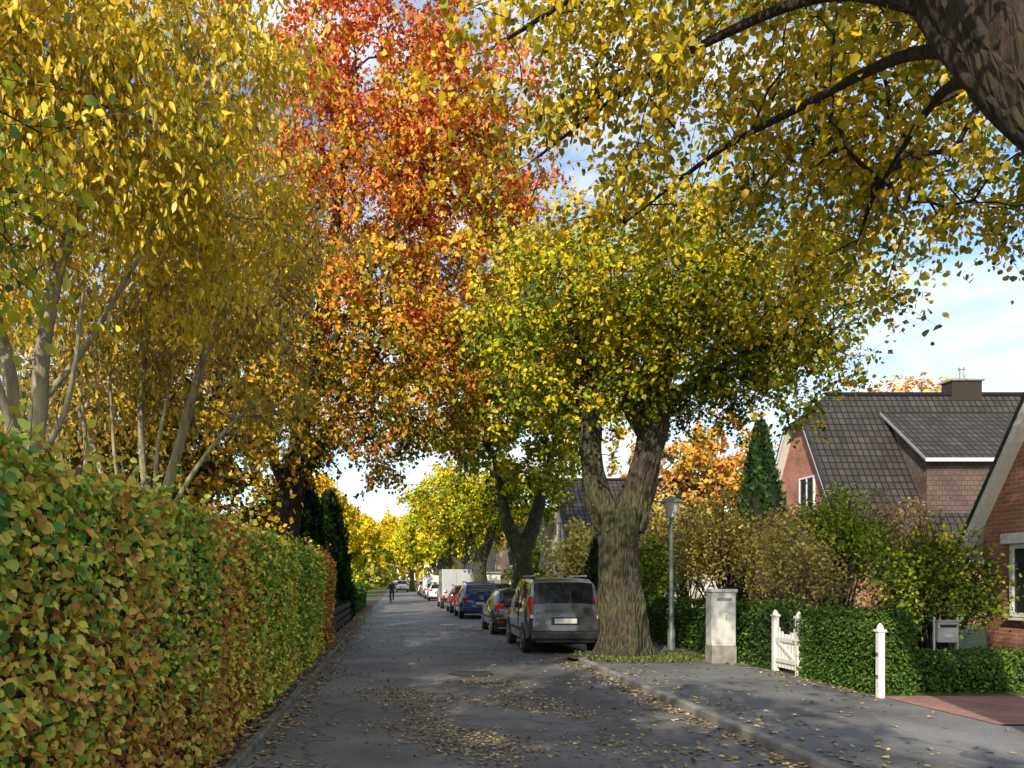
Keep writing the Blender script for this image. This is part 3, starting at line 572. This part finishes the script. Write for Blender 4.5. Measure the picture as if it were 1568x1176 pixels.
par,T,zr=house('brick_house',11.85,20,11.3,4.15,2.95,1.6,BRICK,TILE,base=.08,ov=.45,ovx=.26)
window(par,'front_window',T((11.85,14.2,1.75)),1.1,1.3,'x',-1,1); window(par,'front_window_b',T((11.85,11.5,1.75)),1.2,1.3,'x',-1,1)
box('roller_shutter_box',T((11.77,14.2,2.55)),(.16,1.4,.2),WHITE,par,bev=.01)
PLAS=simple('render_plaster',(.72,.66,.58),.9,noise=.08)
PINK=simple('orange_plaster',(.68,.40,.27),.9,noise=.08)
par,T,zr=house('rendered_house',9.6,18,45,4.2,2.9,1.1,PLAS,TILE)
window(par,'window_a',T((9.6,43.5,1.6)),1.1,1.2,'x',-1,1);window(par,'window_b',T((9.6,46.5,1.6)),1.1,1.2,'x',-1,1);window(par,'window_c',T((9.6,45,4.6)),1.1,1.2,'x',-1,1)
par,T,zr=house('rendered_house',9.5,18,66,4.2,3.2,1.1,PINK,TILE)
window(par,'window_a',T((9.5,64.5,1.7)),1.1,1.2,'x',-1,1);window(par,'window_c',T((9.5,66,4.8)),1.1,1.2,'x',-1,1)
par,T,zr=house('rendered_house',6.4,15,112,4.2,3.2,1.1,PLAS,TILE)
par,T,zr=house('rendered_house',-14,-5.8,100,4.2,3.2,1.1,PINK,TILE)
# ------------------------------------------------------------------ street furniture
lamp=empty('street_lamp',(6.65,18.6,.07))
lathe('pole',[(.09,0),(.09,.5),(.06,.55),(.05,2.0),(.045,3.15),(.06,3.17),(.06,3.2)],simple('lamp_pole_green',(.20,.24,.23),.5,metal=.2),(0,0,0),lamp,16)
m=simple('frosted_lamp_glass',(.80,.80,.76),.25,noise=.04)
lathe('lantern_glass',[(.08,3.2),(.12,3.24),(.18,3.54),(.18,3.56)],m,(0,0,0),lamp,20)
lathe('lantern_cap',[(.25,3.56),(.26,3.59),(.16,3.66),(.06,3.70),(.02,3.73)],simple('lamp_cap',(.42,.43,.42),.5),(0,0,0),lamp,20)
cab=empty('utility_cabinet',(6.62,15.7,.07))
box('plinth',(0,0,.18),(.5,.36,.36),CONC,cab,bev=.01); box('body',(0,0,.90),(.48,.34,1.08),CAB,cab,bev=.015)
box('roof_cap',(0,0,1.475),(.54,.40,.07),CAB,cab,bev=.02)
box('door_left',(-.115,-.173,.9),(.218,.012,.98),CAB,cab,bev=.004); box('door_right',(.115,-.173,.9),(.218,.012,.98),CAB,cab,bev=.004)
box('door_side',(-.243,0,.9),(.012,.28,.98),CAB,cab,bev=.004); box('lock',(.03,-.187,.95),(.03,.02,.09),METAL,cab,bev=.004)
box('vent',(0,-.181,1.3),(.3,.006,.06),CONC,cab)
def post(name,x,y,h,w,parent=None):
    p=parent or empty(name,(x,y,.07)); lx,ly=(0,0) if not parent else (x,y)
    box('post_shaft',(lx,ly,h/2-.03),(w,w,h),WHITE,p,bev=.012)
    box('post_collar',(lx,ly,h-.02),(w+.035,w+.035,.04),WHITE,p,bev=.008)
    lathe('post_cap',[(w*.55,h),(w*.42,h+.05),(.01,h+.09)],WHITE,(lx,ly,0),p,12); return p
g=empty('garden_gate',(7.08,13.95,.07))
post('x',0,-.42,1.05,.10,g); post('x',0,.42,1.05,.10,g)
for k in range(6):
    yy=-.29+k*.116; hh=.78-.16*math.cos((k-2.5)/2.5*1.3)
    box('picket_%d'%k,(0,yy,.08+hh/2),(.022,.085,hh),WHITE,g,bev=.006)
for z in(.22,.60): box('rail',(-.025,0,z),(.025,.70,.08),WHITE,g,bev=.004)
o=box('brace',(-.024,0,.41),(.02,.78,.06),WHITE,g,bev=.004); o.rotation_euler=(math.radians(27),0,0)
box('latch',(-.03,-.32,.6),(.03,.08,.03),METAL,g)
gp=post('gate_post',6.95,11.05,.98,.09)
for z in(.3,.62): box('rust_hinge',(-.048,0,z),(.012,.05,.05),simple('rusty_iron',(.2,.08,.04),.9),gp,bev=.003)
mb=empty('mailbox',(9.0,12.6,.07))
for s in(-.19,.19): lathe('leg',[(.018,0),(.018,1.08),(.01,1.09)],METAL,(s,0,0),mb,10)
box('letter_box',(0,0,.84),(.33,.12,.34),simple('mailbox_grey',(.55,.57,.56),.4),mb,bev=.012); box('flap',(0,-.064,.94),(.27,.01,.05),PLAST,mb,bev=.002)
box('name_plate',(0,-.064,.78),(.14,.008,.05),WHITE,mb); box('lid',(0,-.01,1.02),(.37,.16,.03),simple('mailbox_lid',(.4,.42,.42),.4),mb,bev=.008)
fn=empty('wooden_fence',(-1.95,27.5,.05))
for k in range(7): box('fence_post_%d'%k,(0,-5.7+k*1.9,.45),(.10,.10,.95),WOOD,fn,bev=.008)
for z in(.25,.5,.75): box('board',(.065,0,z),(.03,11.5,.17),WOOD,fn,bev=.004)
# ------------------------------------------------------------------ cars
def wheel(par,x,y,r=.32,w=.21):
    s=1 if x>0 else -1
    lathe('tyre',[(r*.7,-w/2),(r*.95,-w/2),(r,-w/2+.03),(r,w/2-.03),(r*.95,w/2),(r*.7,w/2)],RUB,(x,y,r),par,28,'X')
    lathe('rim',[(r*.68,0),(r*.66,s*.012),(r*.55,-s*.006),(r*.16,-s*.004),(r*.12,s*.008)],RIM,(x+s*(w/2-.002),y,r),par,20,'X')
    for k in range(5):
        a=k*2*math.pi/5; o=box('spoke_gap',(x+s*(w/2+.002),y+math.cos(a)*r*.38,r+math.sin(a)*r*.38),(.006,r*.3,r*.12),PLAST,par); o.rotation_euler=(a,0,0)
def car(name,x,y,paint,L=4.4,kind='suv',W=.9,H=1.65,rz=0,z=0):
    par=empty(name,(x,y,z)); par.rotation_euler=(0,0,rz)
    if kind=='van':
        S=[(0,.42,.78,.62,.98,.76),(.05,.36,.84,.80,1.08,.80),(.12,.30,.87,.98,1.20,.80),(.30,.25,.89,1.08,1.70,.76),(.5,.22,.9,1.1,1.78,.75),(.62,.22,.9,1.1,1.79,.75),(1.5,.22,.9,1.08,1.82,.75),(1.62,.22,.9,1.08,1.82,.75),(2.55,.22,.9,1.05,1.80,.74),(2.72,.22,.9,1.03,1.74,.73),(3.45,.22,.9,.98,1.18,.78),(3.9,.22,.88,.88,1.05,.74),(4.25,.25,.82,.72,.88,.66),(4.38,.32,.72,.6,.72,.6)]
        side='bbbbbgbgbgbbb'; top='bbgbbbbbbgbbb'
    else:
        k=H/1.65
        S=[(0,.42,.76,.6,.90,.74),(.05,.36,.84,.75,1.02,.78),(.14,.30,.88,.95,1.12*k,.76),(.55,.24,.9,1.02,1.52*k,.66),(.80,.22,.91,1.02,1.60*k,.64),(1.5,.22,.92,1.0,1.65*k,.63),(1.6,.22,.92,1.0,1.65*k,.63),(2.4,.22,.92,.97,1.60*k,.62),(2.5,.22,.92,.96,1.57*k,.62),(3.25,.22,.91,.92,1.08,.74),(3.8,.22,.89,.85,.98,.72),(4.2,.26,.82,.7,.85,.64),(4.35,.33,.72,.55,.68,.58)]
        side='bbbggbgbgbbb'; top='bbgbbbbbgbbb'
    sc=L/4.4; v=[]
    for (yy,zb,wl,be,tp,wt) in S:
        h=[(0,zb),(wl*.86,zb),(wl*.985,zb+.10),(wl,(zb+be)/2),(wl*.975,be),(wt,max(tp-.08,be+.01)),(wt-.07,tp-.015),(wt*.5,tp+.01),(0,tp+.015)]
        ring=[(a*W/.9,b) for a,b in h]+[(-a*W/.9,b) for a,b in h[-2:0:-1]]
        v+=[(a,yy*sc,b) for a,b in ring]
    n=16; f=[];mi=[]
    for i in range(len(S)-1):
        for k in range(n):
            q=(k+1)%n; f.append((i*n+k,(i+1)*n+k,(i+1)*n+q,i*n+q))
            if k in(4,11): mi.append(1 if side[i]=='g' else 0)
            elif k in(6,7,8,9): mi.append(1 if top[i]=='g' else 0)
            elif k in (0,1,14,15): mi.append(2)
            else: mi.append(0)
    f.append(tuple(range(n))); mi.append(0); f.append(tuple(range((len(S)-1)*n,len(S)*n))[::-1]); mi.append(0)
    o=mesh_obj('body',v,f,None,par,True,mats=[paint,CARGL,PLAST],mi=mi,sharp=32)
    bm=bmesh.new(); bm.from_mesh(o.data); bmesh.ops.recalc_face_normals(bm,faces=bm.faces); bm.to_mesh(o.data); bm.free()
    o.data.set_sharp_from_angle(angle=math.radians(32))
    w=W
    for yy in(.75*sc,3.5*sc):
        for s in(-1,1):
            wheel(par,s*(w-.085),yy)
            lathe('wheel_arch',[(.40,0),(.40,s*.02),(.37,s*.028)],PLAST,(s*(w-.012),yy,.33),par,28,'X')
    tall=kind=='van'
    box('rear_bumper',(0,-.03,.46),(1.64*w/.9,.16,.22),PLAST if tall else paint,par,bev=.05,segs=3)
    box('lower_valance',(0,-.0,.33),(1.45,.12,.10),PLAST,par,bev=.03)
    box('number_plate',(0,-.03,.80 if tall else .72),(.52,.05,.115),PLATE,par,bev=.004)
    box('plate_recess',(0,.0,.80 if tall else .72),(.66,.06,.18),PLAST,par,bev=.01)
    for s in(-1,1):
        if tall:
            o=box('tail_light',(s*.80,.12,1.12),(.12,.20,.52),RED,par,bev=.035,segs=3); o.rotation_euler=(-.18,0,0)
            box('reverse_light',(s*.79,-.0,.90),(.10,.08,.09),PLATE,par,bev=.02)
            box('door_gap',(s*.89,1.56,1.0),(.03,.012,1.0),PLAST,par)
        else:
            box('tail_light',(s*.70*w/.9,.06,.93),(.30,.16,.16),RED,par,bev=.04,segs=3); box('reflector',(s*.62,-.105,.42),(.2,.02,.05),RED,par,bev=.005)
        box('mirror',(s*(w+.12),2.72*sc,1.12),(.2,.12,.16),paint if not tall else PLAST,par,bev=.04,segs=3)
        box('door_handle',(s*(w+.005),1.75*sc,.92),(.02,.16,.035),PLAST,par,bev=.008)
        box('side_moulding',(s*(w+.006),2.05*sc,.55),(.03,1.9*sc,.07),PLAST,par,bev=.01)
        zr_=1.86 if tall else 1.665*H/1.65
        box('roof_rail',(s*.62,1.55*sc,zr_),(.035,1.9*sc,.035),METAL if tall else PLAST,par,bev=.01)
        for q in(.75,2.35): box('rail_foot',(s*.62,q*sc,zr_-.035),(.035,.08,.06),PLAST,par,bev=.005)
        box('headlight',(s*.62*w/.9,4.22*sc,.74),(.28,.14,.16),PLATE,par,bev=.04)
    box('wiper',(.12,.18 if tall else .28,1.27 if tall else 1.2),(.5,.03,.025),PLAST,par)
    box('tailgate_trim',(0,.035,.96 if tall else .93),(.7,.03,.035),RIM,par,bev=.008)
    return par
def paint(n,c,rough=.28,metal=.4): return simple(n,c,rough,metal,noise=.03,coat=1)
SILV=paint('grey_paint',(.11,.117,.125)); BLUE=paint('blue_paint',(.015,.045,.20)); REDP=paint('red_paint',(.40,.02,.02),metal=.1); BLK=paint('black_paint',(.03,.03,.033)); WHT=paint('white_car_paint',(.76,.77,.78),metal=0); GRY=paint('silver_paint',(.45,.46,.47))
car('parked_car',3.98,18.1,SILV,kind='van',L=4.3,W=.9,rz=math.radians(-1))
car('parked_car',3.95,24.6,BLK,kind='suv',L=3.9,W=.84,H=1.5)
car('parked_car',3.85,34.8,BLUE,kind='suv',L=4.5,W=.93,H=1.68)
car('parked_car',3.75,41,REDP,kind='suv',L=4.0,W=.84,H=1.5)
car('parked_car',3.65,66,WHT,kind='suv',L=4.2,W=.87,H=1.55)
car('parked_car',3.6,73,GRY,kind='suv',L=4.3,W=.88,H=1.6)
car('parked_car',3.6,88,REDP,kind='suv',L=4.3,W=.88,H=1.5)
car('parked_car',3.6,96,WHT,kind='van',L=4.5)
car('parked_car',.9,118,WHT,kind='van',L=4.5)
def boxvan(name,x,y,paint_m,L=6,H=2.6,W=1.0):
    p=empty(name,(x,y,0))
    box('cargo_box',(0,L*.32,.65+(H-.65)/2),(2*W,L*.64,H-.65),paint_m,p,bev=.05,segs=3)
    box('rear_door_left',(-W/2+.02,-.012,1.55),(W-.12,.03,H-1.0),paint_m,p,bev=.01); box('rear_door_right',(W/2-.02,-.012,1.55),(W-.12,.03,H-1.0),paint_m,p,bev=.01)
    box('chassis',(0,L*.45,.52),(1.6,L*.88,.18),PLAST,p,bev=.02); box('bumper',(0,-.05,.48),(1.8,.12,.16),PLAST,p,bev=.02)
    S=[(L*.66,2.0),(L*.70,2.1),(L*.78,2.05),(L*.90,1.25),(L*.99,1.05),(L,.8)]
    v=[];f=[]
    for yy,zt in S: v+=[(-.92,yy,.35),(-.95,yy,min(1.1,zt-.03)),(-.82,yy,zt),(.82,yy,zt),(.95,yy,min(1.1,zt-.03)),(.92,yy,.35)]
    mi=[]
    for i in range(len(S)-1):
        for k in range(6): q=(k+1)%6; f.append((i*6+k,(i+1)*6+k,(i+1)*6+q,i*6+q)); mi.append(1 if (i==2 and k==2) or (i in(1,2) and k in(1,3)) else 0)
    f+= [tuple(range(6)),tuple(range((len(S)-1)*6,len(S)*6))]; mi+=[0,0]
    mesh_obj('cab',v,f,None,p,mats=[paint_m,CARGL],mi=mi)
    for yy in(L*.18,L*.84):
        for s in(-1,1): wheel(p,s*.86,yy,.34,.22)
    for s in(-1,1): box('tail_light',(s*.85,-.09,.72),(.14,.05,.22),RED,p,bev=.01); box('mirror',(s*1.12,L*.8,1.5),(.16,.1,.3),PLAST,p,bev=.03)
    box('plate',(0,-.12,.62),(.52,.02,.11),PLATE,p)
boxvan('box_van',3.75,47.5,paint('light_grey_van',(.45,.48,.51),rough=.5,metal=0),L=5.6,H=2.45,W=.93)
boxvan('box_van',3.7,80,WHT,L=5.8,H=2.3,W=.93)
# ------------------------------------------------------------------ cyclist
cy=empty('cyclist',(-.35,60,0))
def skin(name,V,E,rad,mat,parent,lev=2):
    me=bpy.data.meshes.new(name); me.from_pydata(V,E,[]); me.materials.append(mat); o=bpy.data.objects.new(name,me); link(o,parent)
    md=o.modifiers.new('s','SKIN'); 
    for i,r in enumerate(rad): me.skin_vertices[0].data[i].radius=(r,r) if not isinstance(r,tuple) else r
    me.skin_vertices[0].data[0].use_root=True
    md.use_smooth_shade=True; o.modifiers.new('u','SUBSURF').levels=lev; o.modifiers['u'].render_levels=lev; return o
JK=simple('dark_jacket',(.03,.035,.055),.8); TR=simple('dark_trousers',(.02,.022,.03),.85); SK=simple('skin',(.5,.3,.22),.5); HR=simple('brown_hair',(.05,.03,.02),.8)
skin('torso_arms',[(0,.15,.98),(0,.08,1.2),(0,0,1.42),(0,-.03,1.52),(.19,0,1.42),(.26,-.16,1.2),(.25,-.42,1.08),(-.19,0,1.42),(-.26,-.16,1.2),(-.25,-.42,1.08)],[(0,1),(1,2),(2,3),(2,4),(4,5),(5,6),(2,7),(7,8),(8,9)],[(.17,.13),(.17,.12),(.18,.11),.06,.075,.055,.04,.075,.055,.04],JK,cy)
skin('legs',[(0,.16,.95),(.1,.14,.9),(.13,-.22,.78),(.12,-.1,.36),(.12,-.22,.30),(-.1,.14,.9),(-.13,-.12,.60),(-.12,.08,.2),(-.12,-.05,.13)],[(0,1),(1,2),(2,3),(3,4),(0,5),(5,6),(6,7),(7,8)],[.15,.10,.075,.05,.045,.10,.075,.05,.045],TR,cy)
skin('head',[(0,-.03,1.5),(0,-.05,1.6),(0,-.06,1.68),(0,-.05,1.75)],[(0,1),(1,2),(2,3)],[.05,.075,.095,.07],SK,cy)
skin('hair',[(0,-.01,1.68),(0,-.02,1.77),(0,-.0,1.72)],[(0,1),(1,2)],[.095,.085,.09],HR,cy)
box('nose',(0,-.165,1.66),(.025,.04,.04),SK,cy,bev=.01); box('mouth',(0,-.15,1.61),(.05,.01,.012),simple('lips',(.35,.12,.1)),cy)
for s in(-1,1):
    box('eye',(s*.035,-.15,1.69),(.022,.012,.012),PLAST,cy); box('ear',(s*.098,-.04,1.67),(.02,.04,.06),SK,cy,bev=.008)
    for k in range(5): 
        o=box('finger',(s*(.22+.018*k),-.475,1.06-.003*k),(.014,.07,.016),SK,cy,bev=.005)
    box('palm',(s*.255,-.44,1.075),(.085,.06,.035),SK,cy,bev=.012); box('shoe',(s*.12,-.26 if s>0 else -.1,.27 if s>0 else .09),(.09,.26,.09),PLAST,cy,bev=.03)
def torus(name,c,R_,r,mat,par):
    v=[];f=[];A=32;B=8
    for i in range(A):
        for j in range(B):
            a=2*math.pi*i/A;b=2*math.pi*j/B; q=R_+r*math.cos(b); v.append((c[0]+r*math.sin(b),c[1]+q*math.cos(a),c[2]+q*math.sin(a)))
    for i in range(A):
        for j in range(B): f.append((i*B+j,((i+1)%A)*B+j,((i+1)%A)*B+(j+1)%B,i*B+(j+1)%B))
    mesh_obj(name,v,f,mat,par,True)
for yy in(-.62,.48):
    torus('wheel',(0,yy,.345),.325,.02,RUB,cy); tb=Tubes()
    for k in range(14): a=k*2*math.pi/14; tb.add([(0,yy,.345),(0,yy+.31*math.cos(a),.345+.31*math.sin(a))],[.003,.003],4)
    tb.obj('spokes',METAL,cy)
tb=Tubes()
for p in([(0,.48,.345),(0,.02,.3)],[(0,.02,.3),(0,.2,.9)],[(0,.02,.3),(0,-.42,.78)],[(0,.18,.82),(0,-.42,.86)],[(0,-.62,.345),(0,-.42,.95),(0,-.40,1.05)],[(0,.48,.345),(0,.18,.8)],[(-.3,-.44,1.05),(0,-.40,1.05),(.3,-.44,1.05)],[(-.12,.02,.12),(-.05,.02,.3),(.05,.02,.3),(.12,-.15,.28)]): tb.add(p,[.016]*len(p),8)
tb.obj('frame_and_handlebar',BLK,cy); box('saddle',(0,.2,.92),(.16,.26,.06),PLAST,cy,bev=.025)
# ------------------------------------------------------------------ light, sky, camera
el=math.radians(29); sd=Vector((-.47,-.88,0)).normalized(); sd=Vector((sd.x*math.cos(el),sd.y*math.cos(el),math.sin(el)))
L=bpy.data.lights.new('sun','SUN'); L.energy=5.0; L.angle=math.radians(.6); L.color=(1,.88,.69)
so=bpy.data.objects.new('sun',L); so.rotation_euler=(-sd).to_track_quat('-Z','Y').to_euler(); so.location=(-20,-20,30); link(so)
w=bpy.data.worlds.new('World'); scn.world=w; w.use_nodes=True; ns=w.node_tree.nodes; lk=w.node_tree.links; bg=ns['Background']
sky=ns.new('ShaderNodeTexSky'); sky.sky_type='NISHITA'; sky.sun_disc=False; sky.sun_elevation=el; sky.sun_rotation=math.atan2(sd.x,sd.y); sky.air_density=1.0; sky.dust_density=.6; sky.ozone_density=1.2
gain=ns.new('ShaderNodeMix'); gain.data_type='RGBA'; gain.blend_type='MULTIPLY'; gain.inputs[0].default_value=1; gain.inputs[7].default_value=(1.55,1.65,1.65,1); lk.new(sky.outputs[0],gain.inputs[6])
tc=ns.new('ShaderNodeTexCoord'); mp=ns.new('ShaderNodeMapping'); mp.inputs['Scale'].default_value=(1,1,2.6); mp.inputs['Rotation'].default_value=(0,0.25,0.3); lk.new(tc.outputs['Generated'],mp.inputs[0])
cn=N(ns,'ShaderNodeTexNoise',Scale=3.6,Detail=6.,Roughness=.6,Distortion=.35); lk.new(mp.outputs[0],cn.inputs['Vector'])
rr=ramp(ns,[(.42,(0,0,0)),(.64,(1,1,1))]); lk.new(cn.outputs['Fac'],rr.inputs[0])
mx=ns.new('ShaderNodeMix'); mx.data_type='RGBA'; lk.new(rr.outputs[0],mx.inputs[0]); lk.new(gain.outputs[2],mx.inputs[6]); mx.inputs[7].default_value=(7.8,7.8,7.8,1)
lk.new(mx.outputs[2],bg.inputs['Color']); bg.inputs['Strength'].default_value=.15
scn.view_settings.view_transform='Standard'; scn.view_settings.look='None'; scn.view_settings.exposure=0
cam=bpy.data.cameras.new('camera'); cam.lens=27.05; cam.sensor_width=36; cam.shift_x=.113; cam.shift_y=.192; cam.clip_end=3000; cam.clip_start=.05
co=bpy.data.objects.new('camera',cam); co.location=(0,0,1.75); co.rotation_euler=(math.radians(90),0,0); link(co); scn.camera=co
print('LEAVES',LCOUNT[0])
